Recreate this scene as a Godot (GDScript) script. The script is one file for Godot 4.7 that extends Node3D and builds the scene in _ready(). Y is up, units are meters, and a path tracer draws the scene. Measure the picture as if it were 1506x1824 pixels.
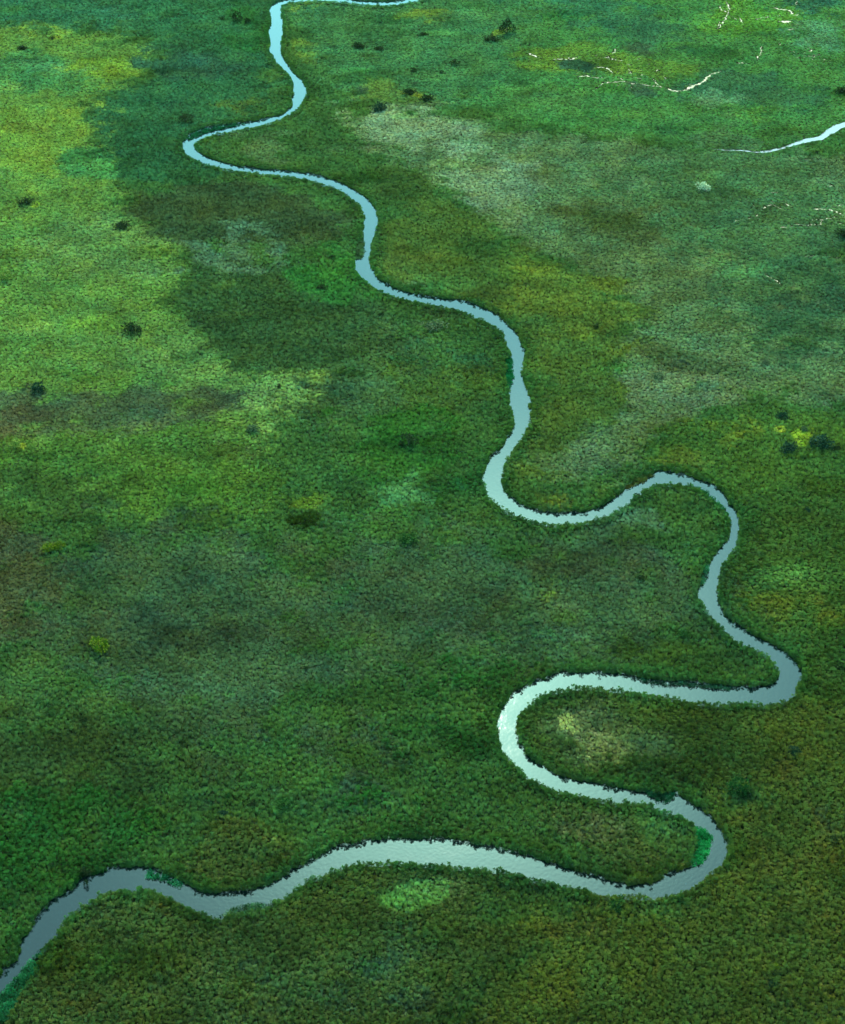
extends Node3D
# A meandering river through a papyrus and grass marsh, seen from a light aircraft against a low sun.
# Distances are metres. Places read from the photograph are pixels of its 1506 x 1824 frame; on_ground() lays them on the marsh plane.

const EYE_HEIGHT := 670.0
const PITCH := 33.0
const FOV := 27.0
const FULL_W := 1506.0
const FULL_H := 1824.0
const SUN_ELEVATION := 38.0
const SUN_AZIMUTH := 0.7
const COLOUR_SCALE := 0.55
# how much paler single leaves are than the stand as seen with its dark gaps
const LEAF_LIGHT := [Vector3(2.25, 1.74, 1.45), Vector3(2.36, 1.74, 2.05), Vector3(2.0, 1.5, 1.62)]

# the vegetation chart: a raster on the ground, 2 m cells for colour, 1 m cells for what is kept clear
const X0 := -500.0
const Z0 := -2240.0
const CW := 500
const CH := 850
const CELL := 2.0

var focal := 0.0
var rng := RandomNumberGenerator.new()
var rough_noise := FastNoiseLite.new()
var clump_noise := FastNoiseLite.new()
var tint_noise := FastNoiseLite.new()
var chart_r := PackedFloat32Array()
var chart_g := PackedFloat32Array()
var chart_b := PackedFloat32Array()
var chart_h := PackedFloat32Array()
var chart_s := PackedByteArray()
var clear_mask := PackedByteArray()
var bank_near := PackedByteArray()
var taken := {}
var soft_white := StandardMaterial3D.new()

func on_ground(px: float, py: float, h := 0.0) -> Vector2:
	var p := deg_to_rad(PITCH)
	var u := (px - FULL_W * 0.5) / focal
	var v := (FULL_H * 0.5 - py) / focal
	var d := Vector3(u, -sin(p) + v * cos(p), -cos(p) - v * sin(p))
	var t := (EYE_HEIGHT - h) / -d.y
	return Vector2(d.x * t, d.z * t)

func metres_per_pixel(px: float, py: float) -> float:
	var q := on_ground(px, py)
	return on_ground(px + 1.0, py).x - q.x

func ground_line(flat: Array, h := 0.0) -> PackedVector2Array:
	var out := PackedVector2Array()
	for i in range(0, flat.size(), 2):
		out.append(on_ground(flat[i], flat[i + 1], h))
	return out

func oval(cx: float, cy: float, rx: float, ry: float, turn := 0.0) -> Array:
	var out := []
	var a := deg_to_rad(turn)
	for k in 24:
		var t := TAU * k / 24.0
		var w := 1.0 + 0.16 * sin(3.0 * t + cx * 0.1) + 0.1 * sin(5.0 * t + cy * 0.13)
		var x := cos(t) * rx * w
		var y := sin(t) * ry * w
		out.append(cx + x * cos(a) - y * sin(a))
		out.append(cy + x * sin(a) + y * cos(a))
	return out

func linear_colour(r: int, g: int, b: int) -> Vector3:
	var c := Color8(r, g, b).srgb_to_linear()
	return Vector3(c.r, c.g, c.b)

func numbered(called: String) -> String:
	var n: int = taken.get(called, 0)
	taken[called] = n + 1
	return called if n == 0 else "%s_%03d" % [called, n]

func tag(o: Node, label := "", category := "", group := "", kind := "") -> void:
	if label: o.set_meta("label", label)
	if category: o.set_meta("category", category)
	if group: o.set_meta("group", group)
	if kind: o.set_meta("kind", kind)

func rows_of(poly: PackedVector2Array, x0: float, z0: float, cell: float, w: int, h: int) -> Array:
	# scanline spans [row, first, last] of a polygon on a raster
	var out := []
	var lo := INF
	var hi := -INF
	for p in poly:
		lo = minf(lo, p.y)
		hi = maxf(hi, p.y)
	var r0 := maxi(0, int(floor((lo - z0) / cell)))
	var r1 := mini(h - 1, int(ceil((hi - z0) / cell)))
	var n := poly.size()
	var ends := []
	for r in range(r0, r1 + 1):
		ends.append(PackedFloat32Array())
	for i in n:
		var a := poly[i]
		var b := poly[(i + 1) % n]
		if a.y == b.y: continue
		if a.y > b.y:
			var t := a
			a = b
			b = t
		var first := maxi(r0, int(ceil((a.y - z0) / cell - 0.5)))
		var last := mini(r1, int(ceil((b.y - z0) / cell - 0.5)) - 1)
		for r in range(first, last + 1):
			var zc := z0 + (r + 0.5) * cell
			var e: PackedFloat32Array = ends[r - r0]
			e.append(a.x + (b.x - a.x) * (zc - a.y) / (b.y - a.y))
			ends[r - r0] = e
	for r in range(r0, r1 + 1):
		var e: PackedFloat32Array = ends[r - r0]
		e.sort()
		for k in range(0, e.size() - 1, 2):
			var c0 := maxi(0, int(ceil((e[k] - x0) / cell - 0.5)))
			var c1 := mini(w - 1, int(ceil((e[k + 1] - x0) / cell - 0.5)) - 1)
			if c1 >= c0: out.append([r, c0, c1])
	return out

func block(poly: PackedVector2Array, value: int) -> void:
	for s in rows_of(poly, X0, Z0, 1.0, CW * 2, CH * 2):
		var at: int = s[0] * CW * 2
		for c in range(s[1], s[2] + 1):
			clear_mask[at + c] = value

func zone(rgb: Array, height: float, species: int, soft: float, flat: Array, strength := 1.0) -> void:
	# one kind of plant cover: fills its outline on the chart; its edge is ragged over about soft metres
	if soft > 9.0: soft *= 1.5
	var poly := ground_line(flat)
	var spans := rows_of(poly, X0, Z0, CELL, CW, CH)
	if spans.is_empty(): return
	var pad := int(soft / CELL * 1.2) + 2
	var c0 := CW
	var c1 := 0
	for s in spans:
		c0 = mini(c0, s[1])
		c1 = maxi(c1, s[2])
	c0 = maxi(0, c0 - pad)
	c1 = mini(CW - 1, c1 + pad)
	var r0 := maxi(0, int(spans[0][0]) - pad)
	var r1 := mini(CH - 1, int(spans[-1][0]) + pad)
	var w := c1 - c0 + 1
	var h := r1 - r0 + 1
	var im := Image.create(w, h, false, Image.FORMAT_L8)
	for s in spans:
		im.fill_rect(Rect2i(s[1] - c0, s[0] - r0, s[2] - s[1] + 1, 1), Color.WHITE)
	var k := maxf(1.0, soft / CELL * 0.9)
	if k > 1.2:
		im.resize(maxi(2, int(w / k)), maxi(2, int(h / k)), Image.INTERPOLATE_LANCZOS)
		im.resize(w, h, Image.INTERPOLATE_CUBIC)
	var data := im.get_data()
	var col := linear_colour(rgb[0], rgb[1], rgb[2]) * COLOUR_SCALE
	for r in h:
		for c in w:
			var m := data[r * w + c]
			if m < 8: continue
			var x := (c + c0) * CELL
			var z := (r + r0) * CELL
			var edge := 0.5 + 0.62 * rough_noise.get_noise_2d(x, z) + (rng.randf() - 0.5) * 0.24
			var t := smoothstep(edge - 0.17, edge + 0.17, m / 255.0) * strength
			if t <= 0.01: continue
			var i := (r + r0) * CW + c + c0
			chart_r[i] = lerpf(chart_r[i], col.x, t)
			chart_g[i] = lerpf(chart_g[i], col.y, t)
			chart_b[i] = lerpf(chart_b[i], col.z, t)
			chart_h[i] = lerpf(chart_h[i], height, t)
			if t > rng.randf(): chart_s[i] = species

func stand(x: float, z: float, rx: float, rz: float, turn: float, mul: Vector3, taller: float) -> void:
	var reach := maxf(rx, rz) * 1.4
	var ca := cos(turn)
	var sa := sin(turn)
	for r in range(maxi(0, int((z - reach - Z0) / CELL)), mini(CH, int((z + reach - Z0) / CELL) + 1)):
		for c in range(maxi(0, int((x - reach - X0) / CELL)), mini(CW, int((x + reach - X0) / CELL) + 1)):
			var dx := X0 + (c + 0.5) * CELL - x
			var dz := Z0 + (r + 0.5) * CELL - z
			var u := (dx * ca - dz * sa) / rx
			var v := (dx * sa + dz * ca) / rz
			var d := u * u + v * v
			if d > 1.9: continue
			var t := 1.0 - smoothstep(0.5, 1.3, d + 0.9 * rough_noise.get_noise_2d(c * CELL * 2.0, r * CELL * 2.0) + rng.randf_range(-0.2, 0.2))
			if t <= 0.0: continue
			var i := r * CW + c
			chart_r[i] *= lerpf(1.0, mul.x, t)
			chart_g[i] *= lerpf(1.0, mul.y, t)
			chart_b[i] *= lerpf(1.0, mul.z, t)
			chart_h[i] *= lerpf(1.0, taller, t)

# ---------------------------------------------------------------- plants

func blade(st: SurfaceTool, base: Vector3, tip: Vector3, bow: float, width: float, tone: Color) -> void:
	# a bent leaf: wide at its middle, pointed at its tip
	var along := tip - base
	var side := along.cross(Vector3.UP)
	side = Vector3(1, 0, 0) if side.length() < 0.001 else side.normalized()
	side = side.rotated(along.normalized(), rng.randf_range(-0.9, 0.9))
	var mid := base + along * 0.55 + Vector3.UP * bow
	var s := side * width * 0.5
	st.set_color(tone)
	for v in [base - s * 0.5, mid - s, base + s * 0.5, base + s * 0.5, mid - s, mid + s, mid - s, tip, mid + s]:
		st.add_vertex(v)

func tone(spread: float) -> Color:
	var k := 1.0 + rng.randf_range(-spread, spread)
	var warm := rng.randf_range(-0.08, 0.1)
	return Color(k * (1.0 + warm), k, k * (1.0 - warm * 0.6))

func sedge_mesh(count: int, reach: float, width: float, spread: float) -> ArrayMesh:
	var st := SurfaceTool.new()
	st.begin(Mesh.PRIMITIVE_TRIANGLES)
	for k in count:
		var a := rng.randf() * TAU
		var r := sqrt(rng.randf()) * 0.62
		var base := Vector3(cos(a) * r, 0.0, sin(a) * r)
		var b := a + rng.randf_range(-1.1, 1.1)
		var out := rng.randf_range(0.15, 1.0) * reach
		var tip := base + Vector3(cos(b) * out, rng.randf_range(0.55, 1.0), sin(b) * out)
		blade(st, base, tip, rng.randf_range(0.05, 0.22), width * rng.randf_range(0.7, 1.3), tone(spread))
	return st.commit()

func papyrus_mesh(stems: int) -> ArrayMesh:
	# stems that carry round drooping heads of rays
	var st := SurfaceTool.new()
	st.begin(Mesh.PRIMITIVE_TRIANGLES)
	for k in stems:
		var a := rng.randf() * TAU
		var r := sqrt(rng.randf()) * 0.75
		var base := Vector3(cos(a) * r * 0.8, 0.0, sin(a) * r * 0.8)
		var top := Vector3(cos(a) * r * 1.1, rng.randf_range(0.6, 0.95), sin(a) * r * 1.1)
		var c := tone(0.25)
		blade(st, base, top, 0.0, 0.05, c)
		var rays := rng.randi_range(7, 9)
		var size := rng.randf_range(0.3, 0.46)
		for q in rays:
			var b := TAU * (q + rng.randf() * 0.7) / rays
			var out := Vector3(cos(b), 0, sin(b)) * size * rng.randf_range(0.7, 1.15)
			blade(st, top, top + out + Vector3.UP * rng.randf_range(-0.1, 0.06), 0.07, 0.17, c * rng.randf_range(0.85, 1.15))
	return st.commit()

func lily_mesh() -> ArrayMesh:
	# low floating plants: tilted broad leaves
	var st := SurfaceTool.new()
	st.begin(Mesh.PRIMITIVE_TRIANGLES)
	for k in 26:
		var a := rng.randf() * TAU
		var r := sqrt(rng.randf()) * 0.9
		var base := Vector3(cos(a) * r, rng.randf_range(0.0, 0.3), sin(a) * r)
		var b := rng.randf() * TAU
		var tip := base + Vector3(cos(b), rng.randf_range(0.1, 0.9), sin(b)) * rng.randf_range(0.35, 0.6)
		blade(st, base, tip, 0.08, rng.randf_range(0.2, 0.34), tone(0.3))
	return st.commit()

func crown_mesh(lobes: int, leaves: int, flat_top: float, ragged: float) -> ArrayMesh:
	# a crown about 1 m across standing on y = 0: leaf sprays spread through overlapping lobes
	var st := SurfaceTool.new()
	st.begin(Mesh.PRIMITIVE_TRIANGLES)
	var centres := []
	for k in lobes:
		var a := TAU * (k + rng.randf() * 0.8) / lobes
		var r := rng.randf_range(0.1, 0.42) if k > 0 else 0.0
		centres.append([Vector3(cos(a) * r, rng.randf_range(0.12, 0.42) * flat_top * (1.1 - r), sin(a) * r), rng.randf_range(0.09, 0.22)])
	for k in leaves:
		var l: Array = centres[rng.randi() % lobes]
		var c: Vector3 = l[0]
		var rad: float = l[1]
		var d := Vector3(rng.randfn(), rng.randfn() + 0.25, rng.randfn()).normalized()
		var p := c + d * rad * rng.randf_range(0.55, 1.0 + ragged)
		p.y = maxf(p.y, 0.01)
		var e := (d + Vector3(rng.randfn(), rng.randfn(), rng.randfn()) * 0.6).normalized()
		var len := rng.randf_range(0.045, 0.095)
		blade(st, p, p + e * len, 0.0, len * 0.75, tone(0.35))
	return st.commit()

func trunk_mesh() -> ArrayMesh:
	# a tapered trunk that forks into three limbs
	var st := SurfaceTool.new()
	st.begin(Mesh.PRIMITIVE_TRIANGLES)
	limb(st, Vector3(0, -0.02, 0), Vector3(0.01, 0.16, 0.0), 0.035, 0.026)
	for k in 3:
		var a := TAU * k / 3.0 + 0.4
		limb(st, Vector3(0.01, 0.15, 0.0), Vector3(cos(a) * 0.2, 0.36, sin(a) * 0.2), 0.022, 0.008)
	st.generate_normals()
	return st.commit()

func limb(st: SurfaceTool, a: Vector3, b: Vector3, ra: float, rb: float) -> void:
	var axis := (b - a).normalized()
	var s := axis.cross(Vector3(0.3, 0.1, 0.9)).normalized()
	var t := axis.cross(s)
	for k in 6:
		var p := s * cos(TAU * k / 6.0) + t * sin(TAU * k / 6.0)
		var q := s * cos(TAU * (k + 1) / 6.0) + t * sin(TAU * (k + 1) / 6.0)
		for v in [a + p * ra, b + p * rb, a + q * ra, a + q * ra, b + p * rb, b + q * rb]:
			st.add_vertex(v)

func plant_material(gloss: float, through: Color) -> StandardMaterial3D:
	var m := StandardMaterial3D.new()
	m.vertex_color_use_as_albedo = true
	m.roughness = gloss
	m.specular_mode = BaseMaterial3D.SPECULAR_DISABLED
	m.cull_mode = BaseMaterial3D.CULL_DISABLED
	m.backlight_enabled = true
	m.backlight = through
	return m

func spread_copies(called: String, mesh: Mesh, material: Material, where: Array, tints: PackedColorArray, label: String, category: String) -> void:
	var mm := MultiMesh.new()
	mm.transform_format = MultiMesh.TRANSFORM_3D
	mm.use_colors = true
	mm.mesh = mesh
	mm.instance_count = where.size()
	for i in where.size():
		mm.set_instance_transform(i, where[i])
		mm.set_instance_color(i, tints[i])
	var o := MultiMeshInstance3D.new()
	o.name = numbered(called)
	o.multimesh = mm
	o.material_override = material
	tag(o, label, category, "", "stuff")
	add_child(o)

func _ready():
	rng.seed = 7
	focal = FULL_H * 0.5 / tan(deg_to_rad(FOV * 0.5))
	# ---- camera
	var cam := Camera3D.new()
	cam.name = "camera"
	cam.fov = FOV
	cam.near = 1.0
	cam.far = 30000.0
	cam.position = Vector3(0, EYE_HEIGHT, 0)
	cam.rotation_degrees = Vector3(-PITCH, 0, 0)
	add_child(cam)
	cam.current = true
	# ---- sky, sun, exposure
	var env := Environment.new()
	env.tonemap_mode = Environment.TONE_MAPPER_LINEAR
	env.tonemap_exposure = 5.2
	env.background_mode = Environment.BG_SKY
	var sky_look := PanoramaSkyMaterial.new()
	sky_look.panorama = ImageTexture.create_from_image(hazy_sky())
	var sky := Sky.new()
	sky.sky_material = sky_look
	env.sky = sky
	env.fog_enabled = true
	env.fog_density = 0.000001
	env.fog_light_color = Color(0.72, 0.95, 1.0)
	env.sdfgi_enabled = true
	env.ssao_enabled = true
	env.ssil_enabled = true
	var around := WorldEnvironment.new()
	around.name = "daylight"
	around.environment = env
	add_child(around)
	var sun := DirectionalLight3D.new()
	sun.name = "sun"
	sun.light_energy = 1.5
	sun.light_color = Color(1.0, 0.98, 0.9)
	sun.light_angular_distance = 0.5
	sun.shadow_enabled = true
	var az := deg_to_rad(SUN_AZIMUTH)
	var el := deg_to_rad(SUN_ELEVATION)
	add_child(sun)
	sun.look_at_from_position(Vector3(sin(az) * cos(el), sin(el), -cos(az) * cos(el)) * 100.0, Vector3.ZERO)

	rough_noise.seed = 3
	rough_noise.frequency = 1.0 / 34.0
	rough_noise.fractal_octaves = 5
	clump_noise.seed = 5
	clump_noise.frequency = 1.0 / 4.5
	clump_noise.fractal_octaves = 2
	tint_noise.seed = 9
	tint_noise.frequency = 1.0 / 45.0
	tint_noise.fractal_octaves = 4
	make_ground()
	make_chart()
	make_river()
	make_trails()
	make_mats()
	make_cover()
	make_bushes()

func hazy_sky() -> Image:
	# moist tropical air: a pale cyan horizon, a duller zenith, and a wide aureole round the sun
	var w := 720
	var h := 360
	var im := Image.create(w, h, false, Image.FORMAT_RGBF)
	var horizon := Vector3(0.43, 1.5, 1.58)
	var zenith := Vector3(0.126, 0.17, 0.202)
	var aureole := Vector3(0.98, 1.9, 1.4)
	var az := deg_to_rad(SUN_AZIMUTH)
	var el := deg_to_rad(SUN_ELEVATION)
	var to_sun := Vector3(sin(az) * cos(el), sin(el), -cos(az) * cos(el))
	for row in h:
		var up := PI * (0.5 - (row + 0.5) / h)
		var share := pow(1.0 - clampf(sin(up), 0.0, 1.0), 1.66)
		var base := zenith.lerp(horizon, share)
		for col in w:
			var a := TAU * (col + 0.5) / w
			var c := base
			var d := Vector3(sin(a) * cos(up), sin(up), -cos(a) * cos(up)).dot(to_sun)
			if d > 0.9:
				c += aureole * exp(-pow(rad_to_deg(acos(minf(d, 1.0))) / 6.05, 2.37))
			im.set_pixel(col, row, Color(c.x, c.y, c.z))
	return im

# ---------------------------------------------------------------- the setting

func make_ground() -> void:
	var o := MeshInstance3D.new()
	o.name = "ground"
	var p := PlaneMesh.new()
	p.size = Vector2(16000, 16000)
	o.mesh = p
	o.position = Vector3(0, 0, -4000)
	var m := StandardMaterial3D.new()
	var n := NoiseTexture2D.new()
	n.width = 512
	n.height = 512
	n.seamless = true
	var f := FastNoiseLite.new()
	f.seed = 21
	f.frequency = 0.02
	f.fractal_octaves = 6
	n.noise = f
	var ramp := Gradient.new()
	ramp.set_color(0, Color(0.045, 0.07, 0.04))
	ramp.set_color(1, Color(0.09, 0.125, 0.065))
	n.color_ramp = ramp
	m.albedo_texture = n
	m.roughness = 0.95
	m.specular_mode = BaseMaterial3D.SPECULAR_DISABLED
	m.uv1_triplanar = true
	m.uv1_world_triplanar = true
	m.uv1_scale = Vector3.ONE / 63.0
	o.material_override = m
	tag(o, "", "", "", "structure")
	add_child(o)

func make_chart() -> void:
	chart_r.resize(CW * CH)
	chart_g.resize(CW * CH)
	chart_b.resize(CW * CH)
	chart_h.resize(CW * CH)
	chart_s.resize(CW * CH)
	clear_mask.resize(CW * CH * 4)
	var c := linear_colour(54, 96, 48) * COLOUR_SCALE
	chart_r.fill(c.x)
	chart_g.fill(c.y)
	chart_b.fill(c.z)
	chart_h.fill(1.6)
	chart_s.fill(1)
	# zone(colour, height in m, plants: 0 papyrus 1 sedge 2 short grass, ragged edge in m, outline)
	# -- far marsh
	zone([46, 104, 72], 1.2, 1, 40, [-200, -160, 1700, -160, 1700, 60, 900, 60, 480, 40, 240, 60, -200, 50])
	zone([62, 118, 72], 1.0, 2, 40, [520, 0, 960, -20, 1000, 60, 940, 150, 800, 200, 640, 190, 560, 120])
	zone([44, 98, 64], 1.4, 1, 30, [230, -20, 480, -20, 480, 100, 515, 170, 440, 215, 340, 250, 300, 310, 210, 330, 140, 260, 140, 190, 260, 150, 280, 100])
	zone([42, 84, 58], 1.5, 1, 30, oval(370, 115, 70, 26, 8))
	zone([70, 104, 48], 1.4, 1, 20, oval(445, 190, 50, 12, -12))
	zone([40, 96, 50], 1.6, 1, 20, oval(450, 55, 34, 55))
	zone([62, 122, 62], 0.8, 2, 40, [940, -30, 1700, -60, 1700, 230, 1330, 260, 1050, 240, 930, 180])
	zone([48, 112, 78], 0.8, 2, 30, oval(1060, 20, 120, 22, 3))
	zone([44, 104, 80], 0.8, 2, 25, oval(1440, 12, 80, 14))
	zone([76, 136, 46], 0.7, 2, 26, oval(1330, 34, 95, 34))
	zone([74, 136, 92], 0.7, 2, 26, oval(1460, 62, 70, 20, -6))
	zone([50, 104, 70], 1.0, 1, 30, oval(1150, 60, 90, 26))
	zone([50, 100, 66], 1.0, 1, 26, oval(1330, 160, 150, 26, 4))
	zone([56, 86, 58], 1.0, 1, 14, oval(1150, 92, 34, 13, 14))
	zone([80, 126, 42], 0.6, 2, 16, [930, 88, 965, 92, 1000, 82, 1080, 78, 1130, 100, 1250, 122, 1275, 130, 1200, 142, 1090, 130, 1020, 134, 930, 132])
	zone([52, 98, 74], 1.0, 1, 10, oval(1030, 118, 40, 10, 6))
	zone([56, 92, 66], 1.0, 1, 12, oval(1140, 160, 34, 10))
	zone([66, 126, 66], 0.9, 2, 40, oval(1000, 195, 190, 34, 4))
	zone([76, 128, 52], 0.9, 2, 14, oval(1345, 205, 40, 12))
	zone([84, 136, 96], 0.8, 2, 16, oval(1275, 178, 60, 10))
	zone([88, 124, 50], 1.0, 2, 10, oval(540, 92, 12, 34, -16))
	zone([104, 136, 50], 1.0, 2, 12, oval(550, 18, 26, 6))
	zone([96, 132, 50], 1.0, 2, 16, oval(760, 30, 70, 7))
	zone([84, 124, 58], 1.0, 2, 20, oval(700, 170, 90, 14, 4))
	# -- lime meadow on the left
	zone([88, 134, 62], 1.0, 2, 24, [-200, 45, 60, 50, 150, 55, 235, 72, 275, 112, 250, 140, 150, 182, 145, 215, 185, 250, 215, 300, 200, 330, 250, 345, 215, 382, 300, 430, 340, 470, 345, 500, 285, 535, 330, 562, 365, 590, 395, 640, 430, 676, 480, 664, 540, 664, 600, 648, 645, 668, 600, 712, 545, 745, 480, 790, 450, 830, 300, 900, -200, 930])
	zone([104, 146, 56], 1.0, 2, 40, oval(40, 250, 110, 80))
	zone([104, 142, 50], 0.9, 2, 24, oval(90, 62, 45, 12))
	zone([66, 126, 72], 1.0, 2, 30, oval(70, 130, 150, 26, 4))
	zone([100, 140, 44], 1.0, 2, 24, oval(200, 125, 75, 26))
	zone([72, 142, 76], 0.9, 2, 12, [110, 270, 160, 258, 200, 275, 214, 300, 195, 325, 150, 330, 105, 300])
	zone([92, 136, 74], 1.0, 2, 40, oval(190, 440, 150, 50))
	zone([88, 134, 72], 1.0, 2, 40, oval(330, 660, 160, 55, 10))
	zone([98, 140, 72], 1.0, 2, 24, oval(470, 700, 120, 40, -10))
	zone([106, 150, 78], 1.0, 2, 9, [400, 690, 480, 672, 560, 668, 610, 652, 640, 672, 590, 710, 530, 735, 480, 780, 450, 776, 455, 730, 400, 712], 0.8)
	zone([70, 108, 60], 1.0, 2, 24, oval(50, 565, 30, 16))
	zone([70, 96, 64], 1.0, 1, 22, [-200, 705, 120, 712, 240, 700, 380, 706, 440, 716, 445, 742, 330, 765, 230, 775, 120, 770, -200, 778])
	zone([78, 88, 58], 1.0, 1, 16, [-200, 738, 60, 736, 115, 745, 120, 765, 60, 775, -200, 776])
	zone([60, 90, 66], 1.0, 1, 14, oval(300, 745, 60, 12, 6))
	zone([74, 118, 48], 1.1, 2, 26, [-200, 790, 200, 775, 440, 772, 470, 800, 420, 850, 300, 890, -200, 900])
	zone([70, 112, 42], 1.2, 1, 24, [180, 850, 480, 800, 500, 850, 560, 900, 430, 930, 300, 945, 170, 950, 200, 900])
	zone([60, 98, 46], 1.3, 1, 30, [-200, 880, 120, 860, 240, 890, 180, 950, -200, 980])
	# -- dark wedge between meadow and river
	zone([50, 84, 48], 1.6, 1, 14, [345, 440, 480, 470, 600, 500, 700, 555, 720, 640, 640, 664, 600, 646, 540, 660, 480, 662, 440, 675, 395, 638, 365, 588, 330, 560, 290, 533, 345, 505])
	zone([54, 80, 50], 1.6, 1, 18, [215, 380, 250, 345, 330, 322, 470, 330, 600, 370, 620, 420, 520, 450, 400, 440, 310, 430])
	zone([38, 86, 54], 1.6, 1, 18, [215, 305, 200, 250, 240, 225, 330, 225, 322, 265, 360, 292, 430, 310, 340, 325, 260, 340])
	zone([74, 112, 84], 1.2, 1, 30, oval(420, 445, 70, 40, -18))
	zone([48, 94, 70], 1.4, 1, 24, oval(330, 120, 90, 24, 8))
	zone([46, 108, 46], 1.6, 1, 24, oval(600, 500, 60, 60, 30))
	zone([60, 96, 58], 1.4, 1, 40, oval(690, 700, 170, 90, -14))
	zone([62, 96, 44], 1.5, 1, 30, oval(810, 690, 90, 70))
	zone([44, 92, 58], 1.5, 1, 24, oval(790, 640, 70, 24, 10))
	zone([46, 100, 40], 1.6, 1, 36, oval(740, 810, 150, 60, 10))
	# -- grey-green plain right of the river
	zone([84, 120, 80], 1.0, 2, 26, [585, 215, 700, 190, 820, 200, 930, 240, 1200, 262, 1700, 300, 1700, 720, 1500, 725, 1300, 700, 1250, 735, 1150, 795, 1060, 875, 950, 868, 1000, 790, 1085, 745, 1115, 690, 1080, 640, 1120, 600, 1135, 545, 1040, 480, 930, 440, 860, 400, 830, 350, 740, 312, 650, 262])
	zone([68, 112, 72], 1.0, 2, 60, oval(1330, 420, 300, 160, 8))
	zone([56, 100, 66], 1.0, 2, 40, oval(1460, 560, 90, 120))
	zone([112, 146, 112], 1.0, 2, 30, oval(740, 235, 120, 30, 14))
	zone([104, 138, 106], 1.0, 2, 26, oval(880, 330, 70, 60, 24))
	zone([92, 122, 88], 1.0, 2, 30, oval(1190, 690, 110, 60, -10))
	zone([88, 118, 82], 1.0, 2, 22, oval(1000, 820, 50, 50, -40))
	zone([84, 116, 74], 1.0, 2, 40, oval(1150, 480, 170, 60, 10))
	zone([74, 100, 60], 1.1, 2, 30, oval(1090, 400, 120, 40, 10))
	zone([100, 134, 98], 1.1, 2, 14, oval(790, 470, 60, 12, -8))
	zone([96, 132, 96], 1.1, 2, 14, oval(760, 505, 46, 9, 4))
	# -- olive sedge between river and plain
	zone([66, 98, 44], 1.5, 1, 24, [690, 400, 760, 330, 840, 380, 920, 440, 1040, 482, 1130, 545, 1118, 600, 1080, 640, 1115, 690, 1080, 745, 1000, 790, 960, 850, 1010, 890, 930, 900, 890, 830, 960, 740, 950, 640, 900, 560, 800, 520, 690, 490])
	zone([80, 108, 42], 1.4, 1, 26, oval(1020, 540, 100, 60, 30))
	zone([76, 106, 42], 1.4, 1, 16, oval(1110, 690, 26, 22))
	zone([78, 106, 46], 1.4, 1, 18, oval(720, 470, 30, 40, 20))
	zone([56, 90, 44], 1.6, 1, 26, oval(700, 330, 90, 26, 14))
	zone([78, 114, 70], 1.2, 2, 24, oval(470, 265, 70, 20, 8))
	zone([60, 100, 42], 1.5, 1, 20, [1120, 800, 1200, 770, 1330, 730, 1500, 740, 1700, 740, 1700, 930, 1330, 930, 1290, 860, 1180, 835])
	zone([78, 106, 42], 1.4, 1, 22, oval(1190, 805, 60, 24, -12))
	zone([92, 118, 40], 1.4, 1, 10, oval(1272, 682, 18, 14, -30))
	zone([86, 112, 36], 1.4, 1, 16, oval(1300, 770, 50, 24))
	zone([92, 114, 34], 1.4, 1, 14, oval(990, 892, 60, 9, 6))
	# -- right side marsh
	zone([54, 90, 38], 1.8, 0, 30, [1330, 900, 1700, 880, 1700, 1330, 1450, 1280, 1440, 1180, 1300, 1080, 1300, 980])
	zone([72, 98, 32], 1.6, 0, 14, [1300, 1030, 1335, 1025, 1360, 1050, 1410, 1075, 1460, 1090, 1420, 1110, 1370, 1100, 1330, 1075])
	zone([76, 96, 30], 1.7, 0, 24, oval(1470, 1090, 50, 30))
	zone([52, 84, 56], 1.5, 1, 20, oval(1390, 1030, 34, 26))
	zone([70, 96, 30], 1.7, 0, 22, oval(1450, 1290, 60, 40))
	# -- centre
	zone([60, 94, 62], 1.2, 1, 40, [520, 960, 700, 930, 760, 990, 900, 960, 1000, 960, 1150, 940, 1240, 1000, 1230, 1090, 1290, 1150, 1150, 1190, 1000, 1180, 860, 1190, 740, 1230, 640, 1180, 540, 1100])
	zone([68, 90, 58], 1.2, 1, 30, oval(610, 1040, 90, 44, 14))
	zone([74, 92, 66], 1.2, 1, 20, oval(1140, 1040, 40, 26))
	zone([58, 80, 52], 1.3, 1, 24, oval(960, 1040, 80, 40, -20))
	zone([74, 116, 84], 1.2, 1, 18, oval(1150, 920, 30, 34, 30))
	zone([88, 118, 42], 1.2, 1, 12, oval(970, 1060, 40, 10, -50))
	zone([66, 108, 56], 1.2, 1, 24, oval(1030, 1130, 90, 30))
	zone([58, 92, 38], 1.6, 1, 20, oval(1230, 1185, 130, 26, 6))
	zone([62, 122, 74], 1.1, 1, 14, [650, 890, 730, 855, 800, 850, 800, 870, 720, 900, 660, 910])
	zone([82, 122, 40], 1.0, 2, 7, oval(545, 897, 32, 11, -8))
	zone([36, 66, 24], 1.7, 1, 4, oval(541, 930, 30, 15, -10))
	zone([60, 108, 52], 1.2, 1, 24, oval(560, 1200, 60, 44, -20))
	# -- grey-teal sedge on the left
	zone([60, 94, 62], 1.1, 1, 40, [60, 960, 300, 950, 480, 960, 560, 1060, 600, 1180, 560, 1290, 400, 1310, 240, 1290, 160, 1200, 60, 1180, -60, 1160, 40, 1080])
	zone([68, 84, 54], 1.1, 1, 44, [-200, 970, 60, 985, 200, 1005, 240, 1035, 150, 1085, 60, 1120, -200, 1140])
	zone([56, 88, 62], 1.1, 1, 20, oval(150, 1000, 100, 18, 4))
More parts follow.
